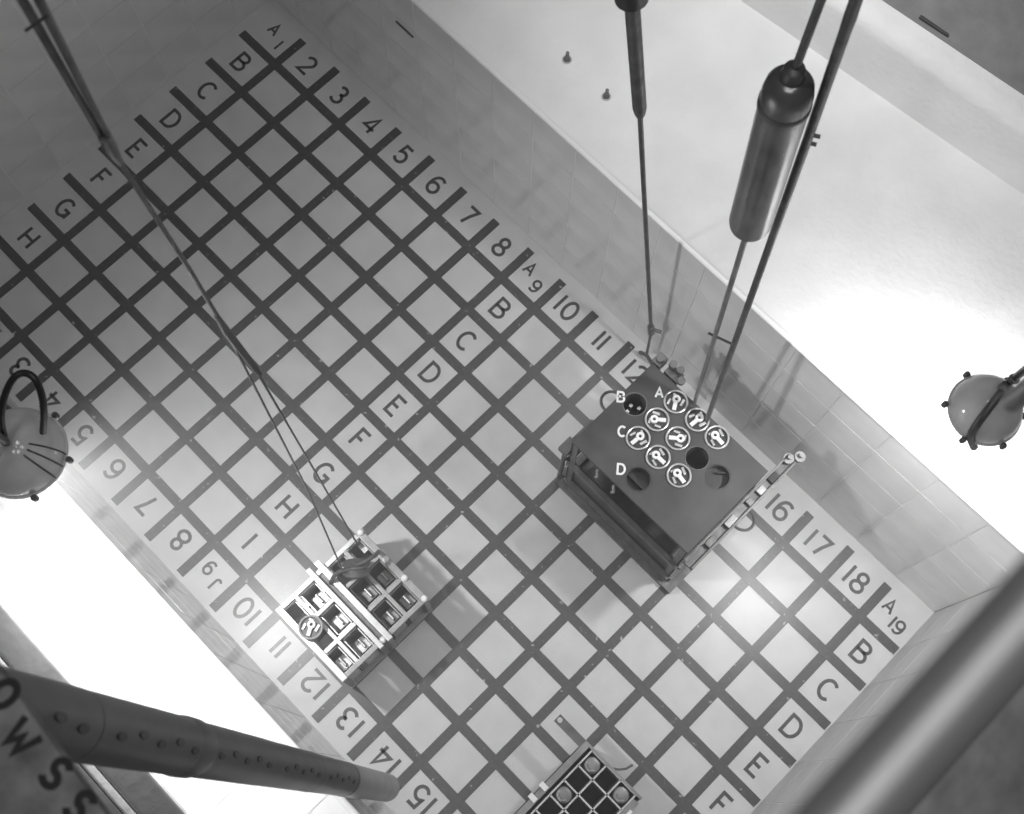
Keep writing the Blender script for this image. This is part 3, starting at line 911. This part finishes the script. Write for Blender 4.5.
# ------------------------------------------------------------------ small things on ledge and deck
for (a_, b_, l_) in ((7.46, -1.22, 'small dark peg on the right ledge, the one nearer the top edge'), (8.45, -1.19, 'small dark peg on the right ledge, the one nearer the thin rod')):
    t = thing('ledge_peg', l_, 'peg', (a_, b_, ZL), 'pegs on the right ledge')
    bm = bmesh.new()
    lathe(bm, a_, b_, ZL, [(0, 0), (.06, 0), (.06, .05), (.035, .12), (.03, .24), (0, .26)], 10)
    link('peg_body', bm, M['dsteel'], t, True)
    bm = bmesh.new()
    lathe(bm, a_, b_, ZL, [(.055, 0), (.085, 0), (.085, .02), (.055, .02)], 12)
    link('washer', bm, M['alu'], t, True)
bm = bmesh.new(); tube(bm, [(4.15, AW + .02, 4.08), (4.61, AW + .02, 4.06)], .02, 8)
tag(link('wall_pin', bm, M['dsteel'], None, True), 'short thin dark rod fixed to the right wall near the top edge', 'rod')
bm = bmesh.new(); tube(bm, [(11.58, -5.17, 6.9), (12.13, -5.23, 6.9)], [.035, .028], 8)
tag(link('deck_pin', bm, M['vdark'], None, True), 'short dark rod lying on the grey deck at the top right', 'rod')

# ------------------------------------------------------------------ the bridge the camera stands at: guard rail, deck plate; plus an added lettered board
br = thing('guard_rail', 'thick blurred metal guard rail close to the camera in the lower right corner', 'rail', (15.75, 7.9, 23.0))
c0 = at_depth(908, 747, 1.9)
RR = 41 * 1.9 / 1300
bm = bmesh.new(); tube(bm, [(c0[0], c0[1] - 2.2, c0[2]), (c0[0], c0[1] + .9, c0[2])], RR, 28)
link('top_rail', bm, M['rail'], br, True)
dz_ = 20.6
for bb in (c0[1] + .7, c0[1] - 2.0):
    bm = bmesh.new(); tube(bm, [(c0[0], bb, dz_), (c0[0], bb, c0[2])], RR * .8, 16)
    link('post', bm, M['rail'], br, True)
e = at_depth(950, 747, 5.0)
bd = structure(link('bridge_beam', bev(nb((e[0], e[0] + .8, e[1] - 4, e[1] + 3, dz_ - .3, dz_)), .02), M['dsteel']))

DP = 6.8
def on_plane(x, y, z):
    v = [ROT[0][i] * (x - 512) / 1300 + ROT[1][i] * (y - 407) / 1300 + ROT[2][i] for i in range(3)]
    s = (CAM_Z - z) / v[2]
    return (CAM_A + v[0] * s, CAM_B + v[1] * s, z)
zb = at_depth(50, 740, DP)[2]
q0, q1 = on_plane(0, 672, zb), on_plane(105, 814, zb)
d_ = Vector((q1[0] - q0[0], q1[1] - q0[1])).normalized()
n_ = Vector((-d_.y, d_.x))                          # away from the pool
board = thing('added_lettered_board', 'dark weathered board with black stencilled letters in the lower left corner', 'board', (q0[0], q0[1], zb))  # made-up board: a lettered film-edge mark modelled as a solid slab
bm = bmesh.new()
s0, s1, wdt = -.12, 1.7, .62
cs = []
for z in (zb - .12, zb):
    for s, w_ in ((s0, 0), (s1, 0), (s1, wdt), (s0, wdt)):
        p = Vector((q0[0], q0[1])) + d_ * s + n_ * w_
        cs.append(bm.verts.new(W(p.x, p.y, z)))
for f in ((0, 1, 2, 3), (7, 6, 5, 4), (0, 4, 5, 1), (1, 5, 6, 2), (2, 6, 7, 3), (3, 7, 4, 0)):
    bm.faces.new([cs[i] for i in f])
link('added_slab', bev(bm, .008), M['board'], board)
for c, (x, y), h in (('O', (4, 694), .17), ('W', (22, 737), .17), ('S', (56, 773), .17), ('S', (80, 806), .17)):
    p = on_plane(x, y, zb)
    # letters read down the edge with their tops towards the pool
    place_text('mark_letter', c, .15, .04, p[0], p[1], zb, (d_.x, d_.y), board, M['ink'], thick=.004)

# ------------------------------------------------------------------ the water's haze
bm = nb((EW - 3, FW + 4, -4.4, JB - .1, -.05, 9.2))
wm = bpy.data.materials.new('hazy_pool_water')
wm.use_nodes = True
nt = wm.node_tree
nt.nodes.remove(nt.nodes['Principled BSDF'])
vs_ = nt.nodes.new('ShaderNodeVolumeScatter')
vs_.inputs['Density'].default_value = 0.11
vs_.inputs['Anisotropy'].default_value = 0.3
vs_.inputs['Color'].default_value = (1, 1, 1, 1)
nt.links.new(vs_.outputs[0], nt.nodes['Material Output'].inputs['Volume'])
structure(link('pool_water', bm, wm))
